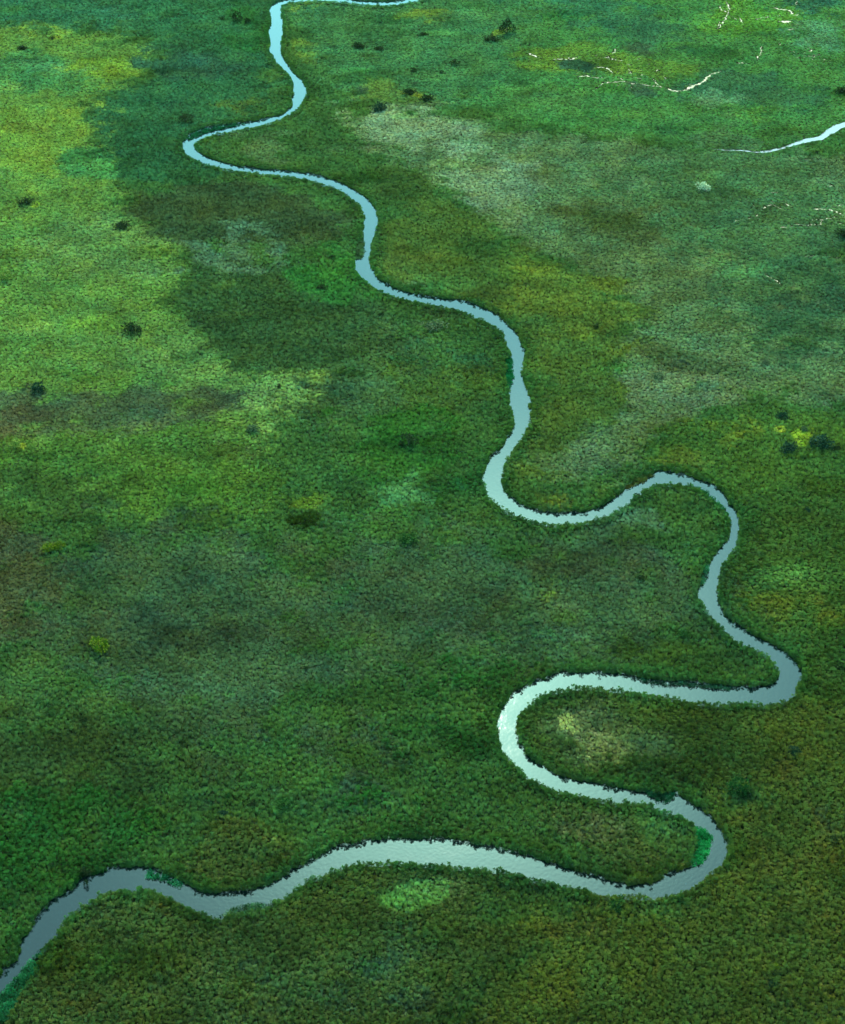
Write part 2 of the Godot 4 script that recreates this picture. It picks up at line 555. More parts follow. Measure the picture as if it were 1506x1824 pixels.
	zone([64, 104, 54], 1.2, 1, 40, [-200, 1180, 150, 1180, 260, 1230, 230, 1290, 80, 1310, -200, 1310])
	zone([50, 80, 44], 1.6, 1, 40, [-200, 1310, 200, 1300, 380, 1320, 460, 1390, 330, 1430, -200, 1440])
	zone([60, 92, 62], 1.3, 1, 40, oval(560, 1340, 150, 60, 8))
	zone([54, 84, 60], 1.3, 1, 30, oval(660, 1420, 150, 40, 10))
	zone([52, 88, 62], 1.3, 1, 30, oval(440, 1440, 80, 26, 10))
	# -- lush green beds near the river
	zone([38, 92, 40], 2.4, 0, 36, [-200, 1430, 150, 1440, 330, 1460, 340, 1520, 200, 1540, 60, 1600, -200, 1700])
	zone([36, 84, 38], 2.2, 0, 40, [740, 1150, 900, 1180, 900, 1260, 870, 1330, 930, 1410, 800, 1400, 740, 1300])
	zone([32, 92, 34], 2.2, 0, 24, oval(700, 1455, 150, 24, 8))
	zone([48, 84, 40], 2.0, 0, 24, [480, 1470, 900, 1440, 960, 1490, 880, 1510, 700, 1490, 560, 1520])
	zone([62, 84, 38], 2.2, 0, 20, [300, 1500, 480, 1490, 560, 1510, 500, 1570, 400, 1590, 330, 1570])
	# -- islands of the loops
	zone([58, 88, 40], 2.0, 0, 20, [930, 1250, 1000, 1230, 1150, 1240, 1300, 1260, 1430, 1255, 1500, 1300, 1450, 1400, 1250, 1430, 1000, 1380, 930, 1330])
	zone([72, 100, 58], 1.2, 1, 16, oval(1085, 1318, 115, 46, 14))
	zone([102, 128, 80], 0.9, 2, 11, [985, 1268, 1040, 1262, 1060, 1300, 1110, 1325, 1165, 1335, 1150, 1368, 1080, 1362, 1030, 1335, 1000, 1300], 0.9)
	zone([142, 170, 94], 0.8, 2, 8, oval(1012, 1292, 30, 11, 50))
	zone([142, 166, 100], 0.8, 2, 8, oval(1090, 1356, 46, 9, 8))
	zone([66, 94, 60], 1.4, 1, 18, oval(1110, 1285, 50, 22, 10))
	zone([56, 86, 42], 1.8, 0, 20, [960, 1420, 1100, 1440, 1200, 1460, 1235, 1500, 1200, 1550, 1120, 1560, 1000, 1520, 940, 1470])
	zone([76, 96, 64], 1.5, 1, 18, oval(1080, 1498, 66, 24, 6))
	# -- near right: olive papyrus
	zone([66, 90, 36], 2.2, 0, 40, [1300, 1280, 1700, 1280, 1700, 2000, 700, 2000, 880, 1660, 1000, 1610, 1200, 1600, 1300, 1530])
	zone([74, 94, 30], 2.0, 0, 30, oval(970, 1690, 110, 70, 30))
	zone([70, 90, 30], 2.0, 0, 30, oval(1100, 1760, 120, 50))
	zone([74, 92, 34], 2.0, 0, 34, oval(1300, 1600, 150, 60))
	zone([72, 86, 36], 2.0, 0, 34, oval(1400, 1450, 70, 70))
	zone([54, 82, 38], 2.2, 0, 34, oval(1380, 1720, 110, 50))
	zone([64, 98, 62], 1.8, 1, 14, oval(1480, 1800, 46, 30, -20))
	zone([54, 80, 52], 1.8, 1, 14, oval(1490, 1440, 26, 34))
	# -- near left
	zone([58, 86, 42], 2.0, 0, 24, [100, 1640, 200, 1590, 300, 1600, 390, 1650, 600, 1560, 860, 1560, 900, 1640, 760, 2000, -200, 2000, 0, 1830])
	zone([66, 98, 60], 1.8, 1, 26, oval(210, 1680, 70, 50, -20))
	zone([64, 96, 62], 1.8, 1, 24, oval(390, 1720, 80, 40, -24))
	zone([62, 92, 56], 1.8, 1, 40, oval(480, 1800, 220, 50))
	zone([54, 86, 58], 1.8, 1, 26, oval(700, 1760, 110, 60))
	zone([68, 78, 28], 2.0, 0, 24, oval(130, 1770, 70, 50, -30))
	zone([74, 86, 30], 2.0, 0, 18, oval(280, 1630, 60, 20, 10))
	zone([48, 92, 40], 2.0, 0, 24, oval(580, 1690, 60, 60))
	zone([70, 78, 36], 2.0, 0, 20, oval(660, 1570, 70, 16))
	zone([78, 134, 66], 1.7, 1, 6, [660, 1606, 690, 1588, 740, 1570, 788, 1566, 800, 1588, 788, 1614, 730, 1630, 680, 1622])
	for k in 520:
		# smaller stands: patches where one plant thins out or another takes over
		var z := rng.randf_range(-2150.0, -600.0)
		var x := rng.randf_range(-1.0, 1.0) * (-z * 0.21 + 60.0)
		var big := rng.randf() * rng.randf()
		stand(x, z, lerpf(5.0, 42.0, big), lerpf(3.0, 22.0, big), rng.randf_range(-0.5, 0.5), Vector3(rng.randf_range(0.86, 1.12), 1.0, rng.randf_range(0.8, 1.15)) * rng.randf_range(0.66, 1.28), rng.randf_range(0.7, 1.4))
	# -- bright new growth beside bushes
	zone([112, 158, 36], 0.9, 2, 6, [1400, 766, 1420, 764, 1430, 776, 1446, 766, 1454, 772, 1436, 782, 1440, 796, 1424, 800, 1418, 782])
	zone([120, 150, 40], 0.9, 2, 4, oval(1392, 766, 14, 5))
	zone([108, 146, 36], 0.8, 2, 4, oval(66, 366, 10, 6))
	zone([112, 142, 40], 0.8, 2, 4, oval(737, 170, 20, 4, 8))
	zone([106, 140, 42], 0.8, 2, 4, oval(890, 58, 16, 5, -20))
	zone([126, 160, 40], 0.8, 2, 3, oval(36, 796, 12, 5))
	zone([108, 142, 42], 0.8, 2, 4, oval(98, 68, 12, 4))

# ---------------------------------------------------------------- water

const LEFT_BANK := [-60, 1830, -30, 1778, 0, 1742, 6, 1732, 18, 1726, 30, 1716, 32, 1703, 38, 1694, 35, 1679, 45, 1671, 56, 1657, 65, 1645, 76, 1629, 90, 1617, 106, 1602, 127, 1591, 142, 1576, 147, 1566, 169, 1564, 188, 1560, 194, 1553, 217, 1550, 232, 1552, 243, 1549, 261, 1551, 285, 1557, 300, 1566, 328, 1577, 337, 1583, 352, 1590, 364, 1595, 384, 1598, 400, 1598, 419, 1596, 437, 1594, 455, 1589, 477, 1583, 491, 1575, 507, 1567, 519, 1561, 522, 1553, 531, 1551, 545, 1544, 565, 1534, 579, 1525, 587, 1519, 599, 1516, 612, 1511, 630, 1512, 648, 1505, 680, 1502, 694, 1499, 711, 1500, 727, 1498, 743, 1501, 771, 1499, 791, 1501, 809, 1505, 835, 1508, 859, 1513, 879, 1516, 899, 1520, 916, 1525, 936, 1530, 952, 1533, 962, 1538, 985, 1546, 1001, 1551, 1025, 1557, 1041, 1562, 1059, 1566, 1075, 1570, 1093, 1576, 1109, 1578, 1119, 1585, 1133, 1582, 1149, 1580, 1157, 1581, 1173, 1574, 1187, 1565, 1203, 1560, 1225, 1551, 1237, 1542, 1249, 1538, 1257, 1527, 1264, 1511, 1267, 1497, 1265, 1487, 1257, 1477, 1241, 1472, 1234, 1462, 1219, 1455, 1201, 1449, 1179, 1443, 1167, 1434, 1147, 1429, 1129, 1426, 1110, 1428, 1100, 1430, 1090, 1424, 1072, 1423, 1050, 1419, 1019, 1411, 989, 1405, 969, 1396, 949, 1387, 939, 1379, 926, 1367, 912, 1356, 900, 1344, 893, 1331, 888, 1319, 886, 1301, 883, 1291, 887, 1279, 892, 1267, 902, 1255, 910, 1242, 930, 1235, 941, 1227, 953, 1218, 973, 1216, 981, 1210, 992, 1204, 1019, 1205, 1045, 1204, 1061, 1203, 1089, 1205, 1125, 1209, 1152, 1215, 1195, 1219, 1224, 1220, 1262, 1224, 1303, 1228, 1341, 1231, 1362, 1229, 1380, 1222, 1385, 1211, 1387, 1196, 1381, 1184, 1373, 1172, 1355, 1161, 1337, 1152, 1310, 1140, 1298, 1130, 1279, 1109, 1260, 1091, 1254, 1079, 1242, 1065, 1241, 1053, 1250, 1045, 1257, 1033, 1262, 1015, 1266, 1001, 1276, 986, 1286, 978, 1295, 965, 1300, 949, 1302, 934, 1299, 922, 1291, 906, 1278, 894, 1266, 882, 1250, 871, 1232, 864, 1210, 861, 1180, 860, 1159, 864, 1147, 869, 1139, 878, 1127, 883, 1122, 897, 1103, 904, 1089, 915, 1067, 923, 1042, 928, 1016, 930, 990, 933, 970, 930, 943, 925, 927, 919, 900, 909, 884, 896, 870, 883, 866, 871, 858, 855, 864, 833, 874, 817, 888, 806, 897, 797, 902, 781, 911, 775, 915, 762, 915, 748, 910, 728, 907, 708, 908, 690, 913, 674, 912, 651, 910, 631, 904, 619, 900, 603, 897, 593, 889, 586, 871, 574, 850, 564, 830, 556, 810, 549, 780, 543, 759, 539, 729, 534, 703, 526, 671, 515, 659, 505, 640, 492, 633, 481, 631, 462, 644, 461, 648, 447, 647, 424, 645, 412, 649, 400, 650, 388, 646, 373, 640, 363, 621, 349, 609, 340, 589, 332, 569, 325, 549, 319, 525, 315, 500, 312, 459, 308, 430, 305, 400, 300, 382, 295, 362, 290, 348, 283, 332, 275, 324, 263, 326, 253, 333, 247, 350, 235, 380, 228, 410, 224, 440, 221, 463, 217, 489, 210, 501, 207, 511, 199, 520, 190, 520, 178, 523, 168, 521, 160, 522, 148, 516, 136, 504, 123, 491, 109, 486, 99, 480, 92, 481, 76, 477, 56, 482, 44, 482, 30, 479, 18, 482, 12, 494, 6, 510, 2, 534, -1, 560, -3, 590, -2, 619, 0, 640, 4, 680, 5.5, 710, 4, 737, -2, 760, -9, 800, -22]
const RIGHT_BANK := [-60, 1860, -30, 1806, 0, 1769, 10, 1756, 26, 1744, 38, 1729, 48, 1715, 58, 1703, 78, 1688, 90, 1675, 103, 1665, 108, 1649, 119, 1635, 135, 1621, 143, 1611, 165, 1601, 175, 1593, 195, 1587, 215, 1583, 237, 1585, 249, 1580, 265, 1579, 281, 1585, 300, 1597, 322, 1607, 342, 1616, 360, 1626, 376, 1632, 394, 1636, 400, 1632, 412, 1621, 435, 1615, 455, 1609, 469, 1609, 485, 1605, 501, 1597, 519, 1589, 525, 1579, 545, 1567, 557, 1562, 573, 1559, 585, 1551, 599, 1547, 608, 1545, 628, 1537, 654, 1534, 680, 1535, 707, 1531, 719, 1536, 737, 1534, 751, 1537, 789, 1538, 809, 1542, 835, 1542, 876, 1548, 898, 1547, 924, 1554, 950, 1564, 979, 1568, 1001, 1575, 1025, 1580, 1043, 1581, 1059, 1590, 1075, 1593, 1105, 1594, 1149, 1595, 1162, 1596, 1189, 1595, 1209, 1589, 1229, 1581, 1249, 1571, 1261, 1559, 1273, 1548, 1285, 1542, 1288, 1533, 1296, 1527, 1298, 1511, 1296, 1497, 1289, 1489, 1283, 1479, 1275, 1469, 1265, 1459, 1253, 1450, 1239, 1441, 1221, 1430, 1208, 1418, 1199, 1423, 1187, 1428, 1171, 1425, 1159, 1418, 1136, 1416, 1119, 1412, 1089, 1407, 1065, 1401, 1037, 1398, 1013, 1392, 989, 1385, 973, 1374, 957, 1365, 941, 1353, 934, 1347, 935, 1335, 924, 1326, 921, 1309, 921, 1292, 924, 1281, 928, 1269, 938, 1259, 946, 1248, 962, 1237, 980, 1231, 1000, 1226, 1023, 1222, 1059, 1222, 1087, 1226, 1109, 1227, 1140, 1231, 1179, 1239, 1224, 1247, 1258, 1250, 1298, 1252, 1326, 1250, 1348, 1250, 1362, 1253, 1393, 1250, 1411, 1242, 1421, 1235, 1420, 1224, 1427, 1211, 1428, 1193, 1422, 1185, 1413, 1177, 1402, 1169, 1391, 1163, 1373, 1152, 1348, 1140, 1332, 1130, 1308, 1115, 1292, 1099, 1285, 1085, 1282, 1071, 1278, 1061, 1280, 1045, 1283, 1033, 1281, 1027, 1286, 1019, 1286, 1009, 1295, 1001, 1301, 987, 1312, 975, 1313, 965, 1316, 951, 1320, 941, 1317, 927, 1313, 913, 1307, 905, 1299, 900, 1297, 890, 1289, 880, 1277, 873, 1264, 866, 1240, 858, 1222, 850, 1204, 848, 1190, 845, 1175, 842, 1165, 846, 1162, 850, 1145, 858, 1131, 864, 1115, 872, 1104, 885, 1091, 894, 1075, 907, 1059, 912, 1040, 917, 1014, 919, 990, 919, 970, 917, 954, 913, 935, 908, 919, 897, 907, 887, 899, 875, 895, 859, 895, 841, 899, 827, 905, 813, 917, 799, 927, 785, 937, 771, 941, 757, 947, 749, 945, 740, 948, 734, 943, 722, 947, 711, 940, 697, 937, 684, 931, 669, 930, 659, 936, 638, 936, 627, 929, 613, 924, 599, 915, 589, 903, 578, 889, 565, 873, 557, 855, 549, 838, 543, 820, 539, 790, 536, 760, 532, 735, 527, 705, 518, 683, 506, 671, 495, 666, 483, 662, 477, 659, 463, 661, 451, 662, 435, 668, 423, 670, 411, 675, 400, 676, 391, 671, 379, 667, 368, 656, 356, 640, 345, 619, 334, 601, 326, 573, 317, 549, 312, 519, 308, 489, 306, 459, 303, 430, 300, 393, 291, 369, 282, 355, 273, 348, 265, 347, 257, 361, 247, 384, 238, 411, 233, 440, 228, 465, 223, 483, 218, 499, 211, 511, 206, 529, 196, 539, 183, 547, 169, 546, 157, 538, 143, 524, 131, 510, 111, 502, 97, 501, 79, 505, 61, 505, 39, 500, 22, 503, 10, 514, 4, 535, 2, 560, 0.5, 590, 1.5, 619, 3.5, 640, 7, 680, 9, 710, 7.5, 737, 2.5, 760, -4, 800, -16]
const SIDE_STREAM := [1256, 264, 1290, 266.6, 1320, 267.2, 1349, 270.5, 1371, 267, 1395, 262, 1413, 255, 1435, 247, 1447, 245.5, 1459, 243, 1466, 237, 1473, 231, 1478, 228.5, 1485, 223, 1495, 221, 1506, 217, 1540, 204, 1590, 190, 1590, 198, 1540, 213, 1507, 226, 1498, 229, 1489, 236, 1480, 240, 1465, 249.5, 1452, 251, 1441, 253.5, 1428, 256, 1417, 259, 1385, 268, 1365, 272.6, 1349, 272.2, 1320, 268.8, 1290, 268.2]

func bank_line(flat: Array, water_on_right: bool) -> PackedVector2Array:
	# A far bank shows its waterline; a near bank hides it behind its reeds, whose tops are what the photograph shows.
	var rough := ground_line(flat)
	var out := PackedVector2Array()
	for i in rough.size():
		var a := rough[maxi(0, i - 2)]
		var b := rough[mini(rough.size() - 1, i + 2)]
		var t := (b - a).normalized()
		var to_water := Vector2(-t.y, t.x) if water_on_right else Vector2(t.y, -t.x)
		var tall := lerpf(2.3, 1.5, clampf((-rough[i].y - 900.0) / 600.0, 0.0, 1.0))
		var h := tall * clampf(-to_water.y * 1.5, -1.0, 1.0)
		out.append(on_ground(flat[i * 2], flat[i * 2 + 1], h))
	return out

var left_line: PackedVector2Array
var right_line: PackedVector2Array
var stream_line: PackedVector2Array

func water_mesh(poly: PackedVector2Array, y: float, grow: float) -> ArrayMesh:
	var st := SurfaceTool.new()
	st.begin(Mesh.PRIMITIVE_TRIANGLES)
	for part in Geometry2D.offset_polygon(poly, grow, Geometry2D.JOIN_ROUND):
		if Geometry2D.is_polygon_clockwise(part): continue
		var index := Geometry2D.triangulate_polygon(part)
		if index.is_empty(): print("triangulation failed ", part.size())
		for k in index:
			st.set_normal(Vector3.UP)
			st.add_vertex(Vector3(part[k].x, y, part[k].y))
	return st.commit()

func make_river() -> void:
	left_line = bank_line(LEFT_BANK, true)
	right_line = bank_line(RIGHT_BANK, false)
	stream_line = ground_line(SIDE_STREAM)
	var poly := left_line.duplicate()
	for i in range(right_line.size() - 1, -1, -1):
		poly.append(right_line[i])
	var m := StandardMaterial3D.new()
	m.albedo_color = Color(0.016, 0.062, 0.066)
	m.metallic_specular = 0.55
	m.roughness = 1.0
	var rn := NoiseTexture2D.new()
	rn.width = 512
	rn.height = 512
	rn.seamless = true
	var f := FastNoiseLite.new()
	f.seed = 31
	f.frequency = 0.012
	f.fractal_octaves = 4
	f.domain_warp_enabled = true
	rn.noise = f
	var ramp := Gradient.new()
	ramp.set_color(0, Color(0.012, 0.012, 0.012))
	ramp.set_color(1, Color(0.028, 0.028, 0.028))
	rn.color_ramp = ramp
	m.roughness_texture = rn
	m.uv1_triplanar = true
	m.uv1_world_triplanar = true
	m.uv1_scale = Vector3.ONE / 90.0
	var wave := NoiseTexture2D.new()
	wave.width = 1024
	wave.height = 1024
	wave.seamless = true
	var w := FastNoiseLite.new()
	w.seed = 12
	w.frequency = 0.035
	w.fractal_octaves = 3
	wave.noise = w
	m.heightmap_enabled = true
	m.heightmap_texture = wave
	m.heightmap_scale = 1.2
	for wider in Geometry2D.offset_polygon(poly, 0.5):
		if not Geometry2D.is_polygon_clockwise(wider): block(wider, 1)
	# nearness to open water, for the fringe of tall plants
	var im := Image.create_from_data(CW * 2, CH * 2, false, Image.FORMAT_L8, clear_mask_image())
	im.resize(CW / 5, CH / 5, Image.INTERPOLATE_LANCZOS)
	im.resize(CW, CH, Image.INTERPOLATE_CUBIC)
	bank_near = im.get_data()
	var silty: StandardMaterial3D = m.duplicate()
	silty.albedo_color = Color(0.30, 0.31, 0.31)
	for d in [["river", poly, 0.9, m], ["side_stream", stream_line, 0.0, silty]]:
		var o := MeshInstance3D.new()
		o.name = d[0]
		o.mesh = water_mesh(d[1], 0.06, d[2])
		o.material_override = d[3]
		tag(o, "", "", "", "structure")
		add_child(o)
	block(stream_line, 1)
	var grazed := PackedVector2Array()
	for p in stream_line: grazed.append(p + Vector2(0, 1.6))
	block(grazed, 1)

func clear_mask_image() -> PackedByteArray:
	var out := clear_mask.duplicate()
	for i in out.size():
		if out[i]: out[i] = 255
	return out

# ---------------------------------------------------------------- pale trails worn through the far grass

func make_trails() -> void:
	var m := StandardMaterial3D.new()
	m.albedo_color = Color(0.36, 0.40, 0.31)
	m.roughness = 0.9
	var trails := [
		[5.0, 1285, 127, 1276, 129, 1266, 133, 1256, 142, 1250, 147, 1243, 151, 1236, 152], [9.0, 1238, 151, 1232, 155, 1224, 159], [5.0, 1226, 160, 1212, 162, 1200, 163, 1190, 157],
		[3.5, 939, 95, 948, 98, 956, 102, 963, 104], [3.5, 983, 107, 1000, 105, 1012, 107], [4.0, 1012, 103, 1020, 106, 1028, 102], [3.0, 1073, 102, 1090, 105, 1100, 108, 1113, 107],
		[3.0, 1060, 120, 1075, 120, 1086, 124, 1093, 132], [2.5, 1028, 137, 1046, 135, 1062, 139, 1080, 138], [2.8, 1062, 158, 1070, 152, 1078, 148, 1096, 146, 1113, 145, 1128, 149, 1143, 150, 1160, 153, 1178, 155, 1190, 157],
		[2.4, 1103, 138, 1110, 142, 1113, 147], [2.2, 1165, 141, 1170, 150, 1178, 155],
		[3.0, 1293, 2, 1300, 14, 1297, 25, 1290, 38, 1284, 46, 1278, 52], [2.6, 1280, 8, 1286, 18, 1297, 23], [2.4, 1316, 28, 1321, 38, 1327, 46],
		[5.0, 1378, 14, 1392, 17, 1404, 18, 1412, 22], [3.0, 1408, 20, 1414, 28, 1424, 26], [8.0, 1387, 38, 1398, 40, 1410, 38], [3.0, 1404, 53, 1416, 52], [3.0, 1380, 30, 1390, 27],
		[2.6, 1357, 82, 1356, 94, 1349, 106], [3.6, 1313, 113, 1322, 112, 1332, 114],
		[3.4, 1444, 372, 1455, 372, 1465, 372, 1476, 374, 1485, 376, 1496, 380, 1510, 384, 1530, 392], [3.0, 1446, 393, 1456, 391, 1465, 392, 1480, 389, 1493, 385], [2.6, 1415, 399, 1428, 401, 1441, 401, 1461, 401, 1464, 393],
		[1.8, 1306, 395, 1315, 393, 1326, 391], [2.4, 1334, 390, 1340, 388], [2.0, 1360, 374, 1362, 368, 1370, 366, 1382, 366], [2.6, 1400, 362, 1406, 367, 1414, 368], [1.8, 1372, 344, 1386, 343], [1.8, 1470, 332, 1485, 331],
		[2.0, 1360, 486, 1367, 491, 1375, 495, 1392, 507], [1.4, 1425, 457, 1460, 456, 1500, 460], [2.0, 1432, 284, 1446, 284],
	]
	for k in 34:
		# short broken bits of the same trails
		var x := rng.randf_range(1400, 1480) if k < 16 else rng.randf_range(1020, 1190)
		var y := rng.randf_range(88, 112) if k < 16 else rng.randf_range(96, 158)
		trails.append([rng.randf_range(1.4, 2.6), x, y, x + rng.randf_range(3, 7), y + rng.randf_range(-3, 3)])
	for k in 28:
		# fine branches that wander off the main trails
		var spots := [[1050, 108, 90, 34], [1140, 138, 70, 20], [1310, 30, 50, 26], [1400, 40, 50, 30], [1400, 98, 60, 16], [1440, 385, 70, 22], [1350, 378, 50, 18]]
		var q: Array = spots[k % 7]
		var bx: float = q[0] + rng.randf_range(-1.0, 1.0) * q[2]
		var by: float = q[1] + rng.randf_range(-1.0, 1.0) * q[3]
		var way := rng.randf() * TAU
		var walk := [rng.randf_range(0.9, 1.9)]
		for step in rng.randi_range(3, 7):
			walk.append(bx)
			walk.append(by)
			bx += cos(way) * 5.0
			by += sin(way) * 2.4
			way += rng.randf_range(-0.9, 0.9)
		trails.append(walk)
	for t in trails:
		var width: float = t[0] * 1.1
		var line := ground_line(t.slice(1))
		var left := PackedVector2Array()
		var right := PackedVector2Array()
		for i in range(line.size() - 1):
			var a := line[i]
			var b := line[i + 1]
			var n := maxi(1, int(a.distance_to(b) / 1.4))
			var dir := (b - a).normalized()
			var side := Vector2(-dir.y, dir.x)
			for q in n:
				var share := (i + float(q) / n) / (line.size() - 1)
				var taper := clampf(minf(share, 1.0 - share) * 6.0, 0.25, 1.0)
				var p := a.lerp(b, float(q) / n) + side * rng.randf_range(-0.9, 0.9)
				left.append(p + side * width * rng.randf_range(0.02, 0.36) * taper)
				right.append(p - side * width * rng.randf_range(0.02, 0.36) * taper)
		left.append(line[-1])
		var poly := left.duplicate()
		for i in range(right.size() - 1, -1, -1):
			poly.append(right[i])
		var st := SurfaceTool.new()
		st.begin(Mesh.PRIMITIVE_TRIANGLES)
		for i in range(right.size() - 1):
			if width < 4.5 and rng.randf() < 0.12: continue
			for v in [left[i], right[i], left[i + 1], left[i + 1], right[i], right[i + 1]]:
				st.set_normal(Vector3.UP)
				st.add_vertex(Vector3(v.x, 0.1, v.y))
		var e := right.size() - 1
		for v in [left[e], right[e], left[e + 1]]:
			st.set_normal(Vector3.UP)
			st.add_vertex(Vector3(v.x, 0.1, v.y))
		var o := MeshInstance3D.new()
		o.name = numbered("sand_trail")
		o.mesh = st.commit()
		o.material_override = m
		tag(o, "", "", "", "structure")
		add_child(o)
		# the grass keeps off the trail and is grazed short in front of it
		var wide := PackedVector2Array()
		for p in poly: wide.append(p)
		block(wide, 3)
		for part in Geometry2D.offset_polyline(line, width * 0.2 + 0.2, Geometry2D.JOIN_ROUND):
			var shifted := PackedVector2Array()
			for p in part: shifted.append(p + Vector2(0, 0.7))
			block(shifted, 3)

# ---------------------------------------------------------------- floating plants along the banks

func make_mats() -> void:
	var mesh := lily_mesh()
	var mat := plant_material(0.45, Color(0.5, 0.6, 0.35))
	var mats := [
		[[44, 160, 100], "bright green floating plants below the overhanging dark bank", [262, 1552, 285, 1556, 305, 1564, 330, 1577, 316, 1579, 295, 1571, 263, 1562]],
		[[74, 138, 90], "pale green floating plants filling the notch of the near bank", [393, 1634, 411, 1621, 455, 1609, 470, 1609, 490, 1605, 484, 1620, 440, 1628, 405, 1637]],
		[[44, 140, 84], "long strip of teal green plants on the bank where the river leaves", [78, 1690, 72, 1710, 62, 1735, 40, 1768, 24, 1800, 6, 1835, -30, 1835, -30, 1800, 0, 1772, 26, 1746, 48, 1718]],
		[[40, 176, 92], "bright emerald floating plants inside the sharp hairpin bend", [1240, 1473, 1257, 1477, 1266, 1488, 1268, 1500, 1258, 1527, 1248, 1539, 1234, 1544, 1228, 1538, 1240, 1520, 1241, 1500]],
		[[36, 112, 72], "dark teal floating plants jutting from the bank above the hairpin", [1146, 1407, 1165, 1412, 1180, 1414, 1202, 1412, 1199, 1424, 1187, 1429, 1171, 1426, 1158, 1419]],
		[[44, 104, 74], "thin line of teal plants along the foot of the straight bank", [1130, 1207, 1160, 1214, 1200, 1217, 1230, 1218, 1262, 1222, 1300, 1226, 1300, 1229, 1262, 1226, 1224, 1222, 1190, 1221, 1152, 1217]],
		[[38, 150, 86], "narrow strip of bright green plants at the straight middle reach", [903, 636, 910, 634, 913, 651, 914, 674, 908, 694, 903, 690, 901, 665]],
		[[92, 150, 92], "pale green plants that narrow the river beside the square notch", [647, 424, 649, 448, 644, 461, 631, 461, 634, 445, 641, 428]],
		[[38, 128, 82], "teal plants along the upper side of the far left bend", [331, 247, 350, 235, 380, 227, 420, 222, 442, 220, 410, 227, 384, 232, 362, 239, 340, 249]],
		[[104, 136, 66], "yellowish floating plants under the shaded bank before the right bend", [1164, 846, 1145, 848, 1128, 856, 1113, 868, 1117, 872, 1131, 865, 1147, 858]],
		[[50, 150, 76], "thin bright green strip inside the wide right bend", [1228, 863, 1250, 871, 1266, 882, 1279, 894, 1292, 906, 1300, 922, 1303, 936, 1298, 934, 1290, 915, 1275, 900, 1258, 886, 1240, 873]],
		[[66, 158, 108], "small pale teal plants at the pinched bank below the right bend", [1263, 1002, 1259, 1030, 1251, 1045, 1246, 1041, 1252, 1020, 1257, 1003]],
	]
	for d in mats:
		var poly := ground_line(d[2], 0.3)
		block(poly, 2)
		var col: Vector3 = linear_colour(d[0][0], d[0][1], d[0][2]) * COLOUR_SCALE
		var where := []
		var tints := PackedColorArray()
		for s in rows_of(poly, X0, Z0, 1.0, CW * 2, CH * 2):
			for c in range(s[1], s[2] + 1):
				var patch := clump_noise.get_noise_2d(c * 0.55, s[0] * 0.55)
				if rng.randf() < 0.18 + patch * 0.5: continue
				var p := Vector3(X0 + c + rng.randf(), 0.07, Z0 + s[0] + rng.randf())
				var k := rng.randf_range(0.9, 1.3)
				where.append(Transform3D(Basis(Vector3.UP, rng.randf() * TAU).scaled(Vector3(k, k * rng.randf_range(0.5, 1.9), k)), p))
				var b := rng.randf_range(0.3, 0.95) * (1.0 - 0.7 * patch)
				tints.append(Color(col.x * b * rng.randf_range(0.85, 1.3), col.y * b * 0.78, col.z * b * 0.86))
		spread_copies("floating_plants", mesh, mat, where, tints, d[1], "water plants")

# ---------------------------------------------------------------- the plant cover

